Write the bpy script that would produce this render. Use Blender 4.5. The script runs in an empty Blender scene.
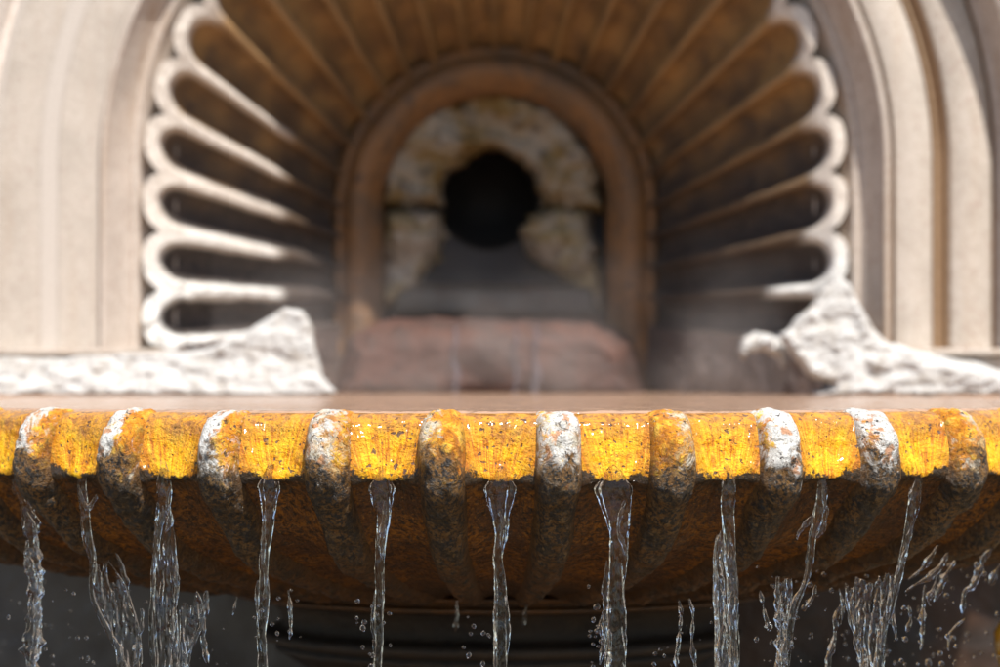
import bpy, math, random
import numpy as np
from mathutils import Vector, noise as mn

rnd = random.Random(7)
sc = bpy.context.scene
col = sc.collection
R = math.radians

# ------------------------------------------------------------------ camera, light
FPX = 3160.0            # focal length in photo pixels (1000 wide)
CAMY, CAMZ, HORIZ = -5.0, 0.066, 360.0
cd = bpy.data.cameras.new('camera'); cam = bpy.data.objects.new('camera', cd); col.objects.link(cam)
cd.sensor_width = 36.0; cd.lens = FPX * 36.0 / 1000.0
cam.location = (0, CAMY, CAMZ)
cam.rotation_euler = (R(90) + math.atan((HORIZ - 333.5) / FPX), 0, 0)
cd.clip_start = 0.05; cd.clip_end = 200
cd.dof.use_dof = True; cd.dof.focus_distance = 4.02; cd.dof.aperture_fstop = 3.1
sc.camera = cam

SUN_AZ, SUN_EL = 25.0, 60.0       # degrees to the right of the camera axis (behind it), elevation
sv = Vector((math.sin(R(SUN_AZ)) * math.cos(R(SUN_EL)), -math.cos(R(SUN_AZ)) * math.cos(R(SUN_EL)), math.sin(R(SUN_EL))))
w = bpy.data.worlds.new('World'); sc.world = w; w.use_nodes = True
nt = w.node_tree; nt.nodes.clear()
sky = nt.nodes.new('ShaderNodeTexSky'); sky.sky_type = 'NISHITA'; sky.sun_disc = False
sky.sun_elevation = R(SUN_EL); sky.sun_rotation = R(180 - SUN_AZ)
bg = nt.nodes.new('ShaderNodeBackground'); bg.inputs[1].default_value = 0.10
ow = nt.nodes.new('ShaderNodeOutputWorld')
nt.links.new(sky.outputs[0], bg.inputs[0]); nt.links.new(bg.outputs[0], ow.inputs[0])
ld = bpy.data.lights.new('sun', 'SUN'); ld.energy = 4.6; ld.angle = R(0.5); ld.color = (1.0, 0.96, 0.91)
lo = bpy.data.objects.new('sun', ld); col.objects.link(lo)
lo.rotation_euler = sv.to_track_quat('Z', 'Y').to_euler(); lo.location = (2, -4, 6)
sc.view_settings.view_transform = 'Standard'; sc.view_settings.look = 'None'
sc.view_settings.exposure = 0.82; sc.view_settings.gamma = 1.0
sc.render.engine = 'CYCLES'
sc.cycles.use_denoising = True
sc.cycles.max_bounces = 14; sc.cycles.transmission_bounces = 12; sc.cycles.transparent_max_bounces = 12
sc.cycles.sample_clamp_indirect = 6.0
sc.cycles.volume_bounces = 1

# ------------------------------------------------------------------ helpers
def WX(px, y): return (px - 500.0) / FPX * (y - CAMY)
def WZ(py, y): return CAMZ - (py - HORIZ) / FPX * (y - CAMY)
def sstep(a, b, x):
    t = min(1.0, max(0.0, (x - a) / (b - a))); return t * t * (3 - 2 * t)
def nz(x, y, z): return mn.noise(Vector((x, y, z)))
def fbm(x, y, z, o=3):
    s, a = 0.0, 1.0
    for i in range(o):
        s += a * mn.noise(Vector((x, y, z))); x *= 2.1; y *= 2.1; z *= 2.1; a *= 0.5
    return s

def empty(name, label, cat, group=None, loc=(0, 0, 0)):
    o = bpy.data.objects.new(name, None); col.objects.link(o); o.location = loc
    o['label'] = label; o['category'] = cat
    if group: o['group'] = group
    return o
def tag(o, label=None, cat=None, group=None, kind=None):
    if label: o['label'] = label
    if cat: o['category'] = cat
    if group: o['group'] = group
    if kind: o['kind'] = kind
    return o
def mobj(name, verts, faces, mat, parent=None, smooth=True, attrs=None):
    me = bpy.data.meshes.new(name)
    me.from_pydata([tuple(v) for v in verts], [], faces)
    if smooth: me.polygons.foreach_set('use_smooth', [True] * len(me.polygons))
    for k, v in (attrs or {}).items():
        arr = np.asarray(v, dtype=np.float32)
        if arr.ndim == 2:
            a = me.attributes.new(k, 'FLOAT_VECTOR', 'POINT'); a.data.foreach_set('vector', arr.ravel())
        else:
            a = me.attributes.new(k, 'FLOAT', 'POINT'); a.data.foreach_set('value', arr)
    me.materials.append(mat); me.update()
    o = bpy.data.objects.new(name, me); col.objects.link(o)
    if parent:
        o.parent = parent
        if parent.location.length: o.matrix_parent_inverse.translation = -parent.location
    return o
def gridfaces(nu, nv, wrap=False):      # index = i*nv + j
    f = []
    for i in range(nu if wrap else nu - 1):
        i2 = (i + 1) % nu
        for j in range(nv - 1):
            f.append((i * nv + j, i2 * nv + j, i2 * nv + j + 1, i * nv + j + 1))
    return f

class NT:
    """tiny node-tree writer"""
    def __init__(s, name):
        s.m = bpy.data.materials.new(name); s.m.use_nodes = True
        s.t = s.m.node_tree; s.t.nodes.clear()
    def n(s, typ, ins=None, **props):
        nd = s.t.nodes.new(typ)
        for k, v in props.items(): setattr(nd, k, v)
        for k, v in (ins or {}).items():
            sock = nd.inputs[k]
            if isinstance(v, bpy.types.NodeSocket): s.t.links.new(v, sock)
            else:
                if isinstance(v, (tuple, list)) and len(v) == 3 and sock.type == 'RGBA': v = (*v, 1)
                sock.default_value = v
        return nd
    def pos(s): return s.n('ShaderNodeTexCoord').outputs['Object']
    def attr(s, name, out='Fac'): return s.n('ShaderNodeAttribute', attribute_name=name).outputs[out]
    def math(s, op, a, b=0.0, c=0.0): return s.n('ShaderNodeMath', {0: a, 1: b, 2: c}, operation=op).outputs[0]
    def scale(s, v, k): return s.n('ShaderNodeVectorMath', {0: v, 1: k}, operation='MULTIPLY').outputs[0]
    def noise(s, v, sc, det=5, rough=0.6, dist=0.0, out=0):
        return s.n('ShaderNodeTexNoise', {'Vector': v, 'Scale': sc, 'Detail': det, 'Roughness': rough, 'Distortion': dist}).outputs[out]
    def voro(s, v, sc, feature='F1', out=0): return s.n('ShaderNodeTexVoronoi', {'Vector': v, 'Scale': sc}, feature=feature).outputs[out]
    def ramp(s, f, pts, interp='LINEAR'):
        nd = s.n('ShaderNodeValToRGB', {0: f}); cr = nd.color_ramp; cr.interpolation = interp
        while len(cr.elements) < len(pts): cr.elements.new(0.5)
        for e, (p, c) in zip(cr.elements, pts):
            e.position = p; e.color = (*c, 1) if isinstance(c, tuple) else (c, c, c, 1)
        return nd.outputs[0]
    def rng(s, f, a, b, c=0.0, d=1.0, smooth=True):
        return s.n('ShaderNodeMapRange', {0: f, 1: a, 2: b, 3: c, 4: d}, interpolation_type='SMOOTHSTEP' if smooth else 'LINEAR').outputs[0]
    def mix(s, f, a, b, blend='MIX'):
        nd = s.n('ShaderNodeMix', data_type='RGBA', blend_type=blend)
        for i, v in ((0, f), (6, a), (7, b)):
            if isinstance(v, bpy.types.NodeSocket): s.t.links.new(v, nd.inputs[i])
            else: nd.inputs[i].default_value = (*v, 1) if isinstance(v, tuple) else v
        return nd.outputs[2]
    def bump(s, h, dist, strength=1.0, normal=None):
        ins = {'Height': h, 'Distance': dist, 'Strength': strength}
        if normal is not None: ins['Normal'] = normal
        return s.n('ShaderNodeBump', ins).outputs[0]
    def out(s, shader, vol=None):
        o = s.n('ShaderNodeOutputMaterial')
        if shader is not None: s.t.links.new(shader, o.inputs[0])
        if vol is not None: s.t.links.new(vol, o.inputs[1])
        return s.m
    def bsdf(s, **kw):
        return s.n('ShaderNodeBsdfPrincipled', {k.replace('_', ' '): v for k, v in kw.items()}).outputs[0]

# ------------------------------------------------------------------ materials
def mat_granite(name, c1, c2, c3, rough=0.8, stain=None, vstripe=0.0):
    t = NT(name); p = t.pos()
    f = t.noise(p, 110, 5, 0.8); m = t.noise(p, 9, 6, 0.7)
    c = t.mix(t.rng(f, 0.35, 0.68), c1, c2)
    c = t.mix(t.math('MULTIPLY', t.rng(t.noise(p, 70, 3, 0.7), 0.55, 0.66), 0.55), c, c3)
    c = t.mix(t.math('MULTIPLY', t.rng(m, 0.4, 0.75), 0.5), c, tuple(v * 0.72 for v in c1))
    if stain:
        sp = t.scale(p, (14.0, 14.0, 0.9))
        c = t.mix(t.math('MULTIPLY', t.rng(t.noise(sp, 1.6, 4), 0.45, 0.8), stain[1]), c, stain[0])
    b = t.bump(t.noise(p, 180, 4, 0.7), 0.002, 0.6)
    return t.out(t.bsdf(Base_Color=c, Roughness=rough, Normal=b))
M_GRAN = mat_granite('pink granite', (0.40, 0.335, 0.27), (0.54, 0.475, 0.405), (0.34, 0.24, 0.19), stain=((0.36, 0.25, 0.16), 0.45))
M_GRAN2 = mat_granite('pink granite moulding', (0.41, 0.335, 0.275), (0.56, 0.49, 0.42), (0.30, 0.20, 0.15), stain=((0.30, 0.18, 0.09), 0.6))
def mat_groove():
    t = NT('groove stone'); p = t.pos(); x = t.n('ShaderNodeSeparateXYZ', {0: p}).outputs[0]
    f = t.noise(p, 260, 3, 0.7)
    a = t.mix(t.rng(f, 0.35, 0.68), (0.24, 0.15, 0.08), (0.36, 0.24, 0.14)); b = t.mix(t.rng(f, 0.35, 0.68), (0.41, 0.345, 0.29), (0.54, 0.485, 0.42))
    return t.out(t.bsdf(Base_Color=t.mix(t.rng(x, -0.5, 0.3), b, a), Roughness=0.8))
M_GROOVE = mat_groove()

def mat_crust(name, white=(0.66, 0.64, 0.60), dirt=(0.42, 0.36, 0.29)):
    t = NT(name); p = t.pos()
    c = t.mix(t.rng(t.noise(p, 14, 7, 0.65), 0.42, 0.66), white, tuple(v * 0.86 for v in white))
    c = t.mix(t.math('MULTIPLY', t.rng(t.noise(p, 22, 7, 0.75, 0.6), 0.48, 0.64), 0.75), c, dirt)
    h = t.noise(p, 55, 7, 0.75)
    return t.out(t.bsdf(Base_Color=c, Roughness=0.75, Normal=t.bump(h, 0.012, 0.9)))
M_CRUST = mat_crust('white lime crust')

# shell: pale stone at its lobed edge, brown and black growth with painted shade inside, white lime low on the ridges
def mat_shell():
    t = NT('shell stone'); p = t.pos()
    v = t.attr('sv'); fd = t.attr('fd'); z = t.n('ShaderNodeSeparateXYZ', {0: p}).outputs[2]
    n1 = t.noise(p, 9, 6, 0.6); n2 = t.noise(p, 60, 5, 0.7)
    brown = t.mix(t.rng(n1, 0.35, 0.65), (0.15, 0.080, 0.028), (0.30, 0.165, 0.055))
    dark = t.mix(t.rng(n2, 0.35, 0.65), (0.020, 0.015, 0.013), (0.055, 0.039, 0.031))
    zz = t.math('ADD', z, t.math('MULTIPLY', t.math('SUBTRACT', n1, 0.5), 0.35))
    inner = t.mix(t.rng(zz, 0.32, 0.74), dark, brown)  # lower hollow darker: black growth plus niche shade painted in
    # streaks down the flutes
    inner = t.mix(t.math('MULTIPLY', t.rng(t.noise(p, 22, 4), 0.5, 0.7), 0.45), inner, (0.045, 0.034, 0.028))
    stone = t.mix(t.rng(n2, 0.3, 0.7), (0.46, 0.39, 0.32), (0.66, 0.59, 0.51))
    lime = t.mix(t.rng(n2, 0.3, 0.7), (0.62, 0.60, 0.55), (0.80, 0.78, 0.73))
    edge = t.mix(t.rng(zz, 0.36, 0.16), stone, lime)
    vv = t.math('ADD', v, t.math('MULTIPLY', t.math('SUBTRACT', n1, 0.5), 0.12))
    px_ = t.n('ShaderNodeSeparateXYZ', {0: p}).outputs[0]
    lim = t.math('ADD', t.rng(px_, -0.20, -0.34), t.math('MULTIPLY', t.rng(z, 0.10, 0.35, 0.6, 0.0), t.rng(px_, 0.2, 0.5)))  # pale ridges reach further in at left, painted as if sunlit
    lim = t.math('MULTIPLY', t.math('MINIMUM', lim, 1.0), t.rng(z, 0.66, 0.50))  # pale colour cut off towards the top, ridges there painted as shaded
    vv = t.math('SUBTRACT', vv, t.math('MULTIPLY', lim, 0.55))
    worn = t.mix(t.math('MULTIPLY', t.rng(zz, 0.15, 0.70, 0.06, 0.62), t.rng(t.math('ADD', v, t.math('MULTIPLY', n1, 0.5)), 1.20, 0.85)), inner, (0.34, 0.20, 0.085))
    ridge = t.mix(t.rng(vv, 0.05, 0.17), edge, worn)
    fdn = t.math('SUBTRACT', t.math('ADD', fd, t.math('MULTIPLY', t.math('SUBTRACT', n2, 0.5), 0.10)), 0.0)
    c = t.mix(t.rng(fdn, 0.0, 0.22), ridge, inner)  # flute hollows darker than ridges, growth and shade in one colour
    h = t.noise(p, 50, 6, 0.7)
    return t.out(t.bsdf(Base_Color=c, Roughness=0.6, Normal=t.bump(h, 0.006, 0.8)))
M_SHELL = mat_shell()

def mat_mott(name, cols, sc1=8, sc2=45, rough=0.55, bump=0.006, coat=0.0):
    t = NT(name); p = t.pos()
    c = t.mix(t.rng(t.noise(p, sc1, 6, 0.6, 0.4), 0.38, 0.62), cols[0], cols[1])
    c = t.mix(t.rng(t.noise(p, sc2, 5, 0.65), 0.50, 0.72), c, cols[2])
    return t.out(t.bsdf(Base_Color=c, Roughness=rough, Coat_Weight=coat, Coat_Roughness=0.15,
                        Normal=t.bump(t.noise(p, sc2, 6, 0.7), bump, 0.9)))
M_ARCH = mat_mott('rusty arch stone', ((0.18, 0.080, 0.022), (0.10, 0.055, 0.024), (0.05, 0.03, 0.018)))
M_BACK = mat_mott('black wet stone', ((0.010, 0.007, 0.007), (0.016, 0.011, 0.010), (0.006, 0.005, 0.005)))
M_MASK = mat_mott('mossy pale stone', ((0.27, 0.22, 0.16), (0.17, 0.10, 0.02), (0.05, 0.035, 0.025)), 10, 24, bump=0.012)
M_JAMB = mat_mott('pale jamb stone', ((0.32, 0.26, 0.20), (0.24, 0.17, 0.07), (0.11, 0.075, 0.05)), 13, 38, bump=0.012)
M_APRON = mat_mott('red brown wet stone', ((0.080, 0.028, 0.015), (0.045, 0.020, 0.013), (0.025, 0.013, 0.010)), 9, 30, 0.75)
M_SILL = mat_mott('grey green sill stone', ((0.06, 0.052, 0.04), (0.065, 0.042, 0.03), (0.03, 0.024, 0.02)), 9, 30, 0.4)
M_LOWER = mat_mott('dark lower wall stone', ((0.10, 0.085, 0.075), (0.065, 0.052, 0.045), (0.03, 0.024, 0.02)), 6, 40, 0.5)
def mat_lower():
    t = NT('wet lower wall'); p = t.pos(); x = t.n('ShaderNodeSeparateXYZ', {0: p}).outputs[0]
    n = t.noise(p, 6, 6, 0.6)
    g = t.mix(t.rng(n, 0.38, 0.62), (0.13, 0.115, 0.10), (0.075, 0.062, 0.054))
    b = t.mix(t.rng(n, 0.38, 0.62), (0.016, 0.011, 0.008), (0.05, 0.022, 0.010))
    c = t.mix(t.rng(t.math('ADD', x, t.math('MULTIPLY', n, 0.5)), -0.1, 0.5), g, b)  # brown at right, its colour darkened there to stand in for shade
    return t.out(t.bsdf(Base_Color=c, Roughness=0.5, Normal=t.bump(t.noise(p, 40, 5), 0.006)))
M_LOWER = mat_lower()
M_PED = mat_mott('dark wet pedestal stone', ((0.030, 0.017, 0.008), (0.018, 0.011, 0.007), (0.009, 0.006, 0.005)), 9, 60, 0.6)
M_RING = mat_mott('brown ring stone', ((0.10, 0.042, 0.010), (0.06, 0.028, 0.010), (0.02, 0.012, 0.007)), 20, 90, 0.35)
M_YELL = mat_mott('bright algae stone', ((0.75, 0.42, 0.03), (0.62, 0.28, 0.01), (0.85, 0.75, 0.5)), 20, 60, 0.3, coat=0.6)

SD = 0.176      # arc length from the inner lip to the drip edge
def mat_bowl():
    t = NT('algae covered wet bowl'); p = t.pos()
    A = t.attr('ca'); S = t.attr('cs'); F = t.attr('flow', 'Vector')
    absA = t.math('ABSOLUTE', A)
    n1 = t.noise(p, 38, 7, 0.65, 0.3); n2 = t.noise(p, 130, 5, 0.7); nb = t.noise(p, 11, 4, 0.6)
    st = t.noise(t.scale(F, (46.0, 13.0, 9.0)), 1.0, 5, 0.7, 0.6)
    st2 = t.noise(t.scale(F, (110.0, 26.0, 9.0)), 1.0, 3, 0.6, 0.4)
    n3 = t.noise(p, 300, 3, 0.65)
    k = t.math('ADD', t.math('MULTIPLY', st, 0.55), t.math('MULTIPLY', n1, 0.50))
    yel = t.ramp(k, [(0.40, (0.36, 0.09, 0.002)), (0.465, (0.70, 0.25, 0.002)), (0.53, (0.90, 0.41, 0.002)), (0.65, (0.96, 0.60, 0.012))])
    gap = t.math('ADD', absA, t.math('MULTIPLY', t.math('SUBTRACT', n1, 0.5), 0.30))
    yel = t.mix(t.math('MULTIPLY', t.rng(gap, 0.15, 0.29), 0.65), yel, (0.36, 0.10, 0.004))
    yel = t.mix(t.math('MULTIPLY', t.rng(st2, 0.55, 0.66), t.rng(t.noise(p, 17, 3), 0.40, 0.60, 0.1, 0.75)), yel, (0.26, 0.075, 0.004))
    yel = t.mix(t.math('MULTIPLY', t.rng(st2, 0.44, 0.36), 0.45), yel, (0.95, 0.62, 0.06))
    gp = t.noise(p, 13, 5, 0.7, 0.8)
    yel = t.mix(t.math('MULTIPLY', t.rng(gp, 0.54, 0.66), 0.55), yel, (0.42, 0.13, 0.006))
    yel = t.mix(t.math('MULTIPLY', t.rng(gp, 0.42, 0.30), 0.5), yel, (0.95, 0.58, 0.02))
    # brown rinse over the top of the lip
    ts = t.math('ADD', S, t.math('MULTIPLY', t.math('SUBTRACT', nb, 0.5), 0.07))
    ts = t.math('ADD', ts, t.math('MULTIPLY', absA, 0.05))
    top = t.mix(t.rng(t.noise(t.scale(F, (16.0, 90.0, 9.0)), 1.0, 4, 0.7, 0.8), 0.42, 0.58), (0.58, 0.25, 0.02), (0.26, 0.11, 0.035))
    yel = t.mix(t.math('MULTIPLY', t.rng(ts, 0.128, 0.086), 0.85), yel, top)
    # black pits
    pit = t.math('MULTIPLY', t.rng(t.noise(p, 170, 1, 0.4), 0.655, 0.69), t.rng(t.noise(p, 30, 3), 0.44, 0.54))
    yel = t.mix(t.math('MULTIPLY', pit, 0.85), yel, (0.07, 0.045, 0.05))
    yel = t.mix(t.math('MULTIPLY', t.rng(n3, 0.57, 0.66), 0.5), yel, (0.14, 0.06, 0.01))
    # below the drip edge
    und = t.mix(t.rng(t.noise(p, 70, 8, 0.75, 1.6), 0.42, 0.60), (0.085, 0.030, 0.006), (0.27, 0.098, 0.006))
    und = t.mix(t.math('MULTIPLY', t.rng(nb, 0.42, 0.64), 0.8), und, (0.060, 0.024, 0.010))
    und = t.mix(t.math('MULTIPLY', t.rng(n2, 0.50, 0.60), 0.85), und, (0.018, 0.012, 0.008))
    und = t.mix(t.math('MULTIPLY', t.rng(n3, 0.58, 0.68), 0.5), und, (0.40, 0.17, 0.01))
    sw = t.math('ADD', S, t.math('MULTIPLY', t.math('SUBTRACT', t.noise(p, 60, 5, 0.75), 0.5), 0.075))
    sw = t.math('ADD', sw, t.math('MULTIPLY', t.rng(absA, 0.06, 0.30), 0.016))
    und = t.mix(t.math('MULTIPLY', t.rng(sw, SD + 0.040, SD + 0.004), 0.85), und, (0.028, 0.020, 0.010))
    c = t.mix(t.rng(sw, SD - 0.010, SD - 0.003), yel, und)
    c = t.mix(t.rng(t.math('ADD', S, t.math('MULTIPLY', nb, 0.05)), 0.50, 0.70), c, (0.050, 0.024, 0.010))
    hb = t.math('ADD', t.math('MULTIPLY', n1, 0.8), t.math('ADD', t.math('MULTIPLY', n2, 0.55), t.math('ADD', t.math('MULTIPLY', pit, -0.5), t.math('MULTIPLY', n3, 0.25))))
    b1 = t.bump(hb, 0.008, 1.0)
    film = t.math('ADD', t.noise(t.scale(F, (15.0, 16.0, 9.0)), 1.0, 1, 0.4), t.math('MULTIPLY', t.noise(p, 58, 1, 0.4), 1.0))
    b2 = t.bump(film, 0.0075, 1.0)
    coat = t.rng(S, SD + 0.02, SD - 0.01, 0.35, 1.0)
    return t.out(t.bsdf(Base_Color=c, Roughness=0.6, Specular_IOR_Level=0.25, Normal=b1, Coat_Weight=coat, Coat_Roughness=0.12, Coat_IOR=1.33, Coat_Normal=b2))
M_BOWL = mat_bowl()

def mat_rib():
    t = NT('crusted rib stone'); p = t.pos()
    A = t.attr('ca'); S = t.attr('cs'); W = t.attr('rw'); Y = t.attr('ry')
    n0 = t.noise(p, 24, 7, 0.7, 0.8); n1 = t.noise(p, 60, 6, 0.72, 0.6); n2 = t.noise(p, 170, 4, 0.7); nb = t.noise(p, 15, 5, 0.65, 1.2)
    n3 = t.noise(p, 300, 3, 0.65)
    cream = t.mix(t.rng(n1, 0.40, 0.60), (0.56, 0.38, 0.16), (0.46, 0.19, 0.04))
    cream = t.mix(t.rng(nb, 0.46, 0.56), cream, (0.58, 0.52, 0.40))
    cream = t.mix(t.math('MULTIPLY', t.rng(n2, 0.54, 0.62), 0.6), cream, (0.24, 0.14, 0.05))
    wm = t.rng(t.math('ADD', n0, t.math('SUBTRACT', W, 0.5)), 0.44, 0.56)
    c = t.mix(wm, cream, (0.66, 0.64, 0.59))
    # yellow where the film of the channel runs over
    ys_ = t.math('ADD', t.math('MULTIPLY', t.math('SUBTRACT', n0, 0.5), 2.2), t.math('MULTIPLY', t.math('SUBTRACT', n1, 0.5), 1.6))
    ym = t.rng(t.math('ADD', Y, ys_), 0.36, 0.66)
    yel = t.ramp(n1, [(0.38, (0.42, 0.13, 0.004)), (0.50, (0.66, 0.25, 0.004)), (0.62, (0.84, 0.50, 0.05))])
    c = t.mix(ym, c, yel)
    c = t.mix(t.math('MULTIPLY', t.rng(t.noise(p, 55, 4, 0.6), 0.56, 0.64), 0.75), c, (0.50, 0.17, 0.02))
    # grey-green and black growth in uneven patches
    dk = t.rng(t.math('ADD', t.noise(p, 30, 6, 0.75, 1.0), t.math('MULTIPLY', t.math('SUBTRACT', S, 0.12), 1.6)), 0.58, 0.66)
    c = t.mix(t.math('MULTIPLY', dk, 0.8), c, t.mix(t.rng(n2, 0.42, 0.58), (0.045, 0.036, 0.018), (0.20, 0.13, 0.05)))
    pit = t.math('MULTIPLY', t.rng(t.noise(p, 150, 2, 0.5), 0.64, 0.68), t.rng(t.noise(p, 34, 3), 0.40, 0.52))
    c = t.mix(t.math('MULTIPLY', pit, 0.85), c, (0.05, 0.04, 0.035))
    c = t.mix(t.math('MULTIPLY', t.rng(n3, 0.56, 0.66), 0.45), c, (0.16, 0.11, 0.06))
    # dark lower stretch
    und = t.mix(t.rng(n0, 0.42, 0.58), (0.045, 0.030, 0.013), (0.17, 0.080, 0.016))
    und = t.mix(t.math('MULTIPLY', t.rng(n1, 0.52, 0.62), 0.8), und, (0.21, 0.12, 0.04))
    und = t.mix(t.rng(n2, 0.46, 0.56), und, (0.018, 0.014, 0.010))
    sw = t.math('ADD', S, t.math('MULTIPLY', t.math('SUBTRACT', n0, 0.5), 0.20))
    c = t.mix(t.rng(sw, SD - 0.050, SD - 0.018), c, und)
    und2 = t.mix(t.rng(n1, 0.42, 0.60), (0.13, 0.052, 0.010), (0.022, 0.014, 0.008))
    c = t.mix(t.math('MULTIPLY', t.rng(sw, SD + 0.06, SD + 0.26), 0.85), c, und2)
    c = t.mix(t.math('MULTIPLY', t.rng(t.math('ADD', t.attr('ra'), t.math('MULTIPLY', t.math('SUBTRACT', n1, 0.5), 1.0)), 0.74, 0.98), 0.55), c, (0.14, 0.06, 0.010))  # rib edges darkened, crease shade painted into the colour
    h = t.math('ADD', t.math('MULTIPLY', n1, 1.0), t.math('ADD', t.math('MULTIPLY', n2, 0.45), t.math('MULTIPLY', pit, -0.6)))
    return t.out(t.bsdf(Base_Color=c, Roughness=0.5, Specular_IOR_Level=0.3, Normal=t.bump(h, 0.011, 1.0), Coat_Weight=0.5, Coat_Roughness=0.10, Coat_IOR=1.33,
                        Coat_Normal=t.bump(t.math('ADD', n1, t.math('MULTIPLY', n2, 0.4)), 0.008, 1.0)))
M_RIB = mat_rib()

def mat_water():
    t = NT('falling water'); p = t.pos()
    b = t.bump(t.noise(t.scale(p, (1.0, 1.0, 0.40)), 150, 1, 0.5), 0.0030, 1.0)
    return t.out(t.bsdf(Base_Color=(1, 1, 1), Roughness=0.05, IOR=1.33, Transmission_Weight=1.0, Normal=b))
M_WATER = mat_water()
_t = NT('droplet water'); M_DROP = _t.out(_t.bsdf(Base_Color=(1, 1, 1), Roughness=0.015, IOR=1.33, Transmission_Weight=1.0))
def mat_pool(name, base, rough, sc, dist):
    t = NT(name); p = t.pos()
    h = t.noise(t.scale(p, (1.0, 1.6, 1.0)), sc, 3, 0.5, 0.6)
    return t.out(t.bsdf(Base_Color=base, Roughness=rough, IOR=1.33, Normal=t.bump(h, dist, 1.0)))
M_POOL = mat_pool('basin water', (0.33, 0.21, 0.14), 0.12, 16, 0.016)
M_POOL2 = mat_pool('lower pool water', (0.15, 0.11, 0.07), 0.2, 12, 0.01)
def mat_foam():
    t = NT('white trickle'); p = t.pos()
    return t.out(t.bsdf(Base_Color=(0.40, 0.36, 0.40), Roughness=0.25, Transmission_Weight=0.85, IOR=1.33))
M_FOAM = mat_foam()

# ------------------------------------------------------------------ bowl
NCH = 44; DTH = 2 * math.pi / NCH
PTS = [(0.935, -0.030), (0.955, -0.008), (0.972, -0.0025), (0.992, -0.0035), (1.012, -0.014), (1.025, -0.040), (1.031, -0.072), (1.027, -0.093), (1.012, -0.104),
       (0.983, -0.130), (0.950, -0.160), (0.905, -0.187), (0.80, -0.219), (0.68, -0.247), (0.56, -0.266), (0.46, -0.277), (0.405, -0.281)]
def resample(pts, n):
    out = []
    for i in range(len(pts) - 1):
        p0 = pts[max(0, i - 1)]; p1 = pts[i]; p2 = pts[i + 1]; p3 = pts[min(len(pts) - 1, i + 2)]
        for k in range(24):
            t = k / 24
            out.append(tuple(0.5 * ((2 * p1[c]) + (-p0[c] + p2[c]) * t + (2 * p0[c] - 5 * p1[c] + 4 * p2[c] - p3[c]) * t * t + (-p0[c] + 3 * p1[c] - 3 * p2[c] + p3[c]) * t ** 3) for c in (0, 1)))
    out.append(pts[-1]); a = np.array(out); d = np.r_[0, np.cumsum(np.hypot(*np.diff(a, axis=0).T))]
    return a, d
PA, PD = resample(PTS, 24); STOT = PD[-1]
def prof(s):
    s = min(max(s, 0), STOT)
    r = float(np.interp(s, PD, PA[:, 0])); z = float(np.interp(s, PD, PA[:, 1]))
    e = 0.004; s1 = min(s + e, STOT); s0 = max(s - e, 0)
    dr = float(np.interp(s1, PD, PA[:, 0]) - np.interp(s0, PD, PA[:, 0])); dz = float(np.interp(s1, PD, PA[:, 1]) - np.interp(s0, PD, PA[:, 1]))
    l = math.hypot(dr, dz) or 1
    return r, z, -dz / l, dr / l          # outward normal (nr, nz)
def recess(s): return 0.015 * sstep(0.062, 0.13, s) * (1 - 0.45 * sstep(0.20, 0.6, s))
def bowl_pt(th, s, off, P=None):
    r, z, nr, nzz = P or prof(s)
    r += nr * off; z += nzz * off
    return (r * math.sin(th), -r * math.cos(th), z)

bowl = empty('fountain_bowl', 'round ribbed stone fountain bowl coated in orange algae, water spilling over its rim', 'fountain bowl')
svals = [0.002 + 0.22 * i / 100 for i in range(100)] + [0.222 + (STOT - 0.222) * i / 60 for i in range(61)]
PR = [prof(s) for s in svals]
NA = 18; KMAX = 17
V = []; ca = []; cs = []; fl = []
ncol = (2 * KMAX + 1) * NA + 1
for i in range(ncol):
    u = i / NA - KMAX - 0.5; k = math.floor(u + 0.5); a = u - k; th = u * DTH
    g = math.cos(math.pi * a) ** 2
    for s, P in zip(svals, PR):
        x, y, z = bowl_pt(th, s, 0, P)
        n = 0.0022 * fbm(x * 34, y * 34, z * 34, 3) * sstep(0.04, 0.09, s)
        # a low drip nose where the water leaves, in the middle of each channel
        nose = 0.006 * math.exp(-(a / 0.10) ** 2) * math.exp(-((s - 0.170) / 0.016) ** 2)
        V.append(bowl_pt(th, s, -recess(s) * g + n + nose, P))
        q = (a + 0.05 * nz(k * 4.1, s * 9, 2)) / (1.12 - min(1.0, s / SD) * (0.80 + 0.12 * nz(k * 2.7, 1, 1))) if s < SD else a / 0.27
        ca.append(a); cs.append(s); fl.append((q * 0.5 + k * 7.3, s, k * 3.1))
mobj('bowl_body', V, gridfaces(ncol, len(svals)), M_BOWL, bowl, attrs={'ca': ca, 'cs': cs, 'flow': fl})

# ribs: (whiteness, yellow) for each, left to right
RW = {-5: (0.45, 0.30), -4: (0.58, 0.12), -3: (0.60, 0.08), -2: (0.66, 0.06), -1: (0.52, 0.02), 0: (0.40, 0.50), 1: (0.56, 0.02), 2: (0.36, 0.50), 3: (0.72, 0.0), 4: (0.68, 0.0), 5: (0.42, 0.40), 6: (0.72, 0.1)}
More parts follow.
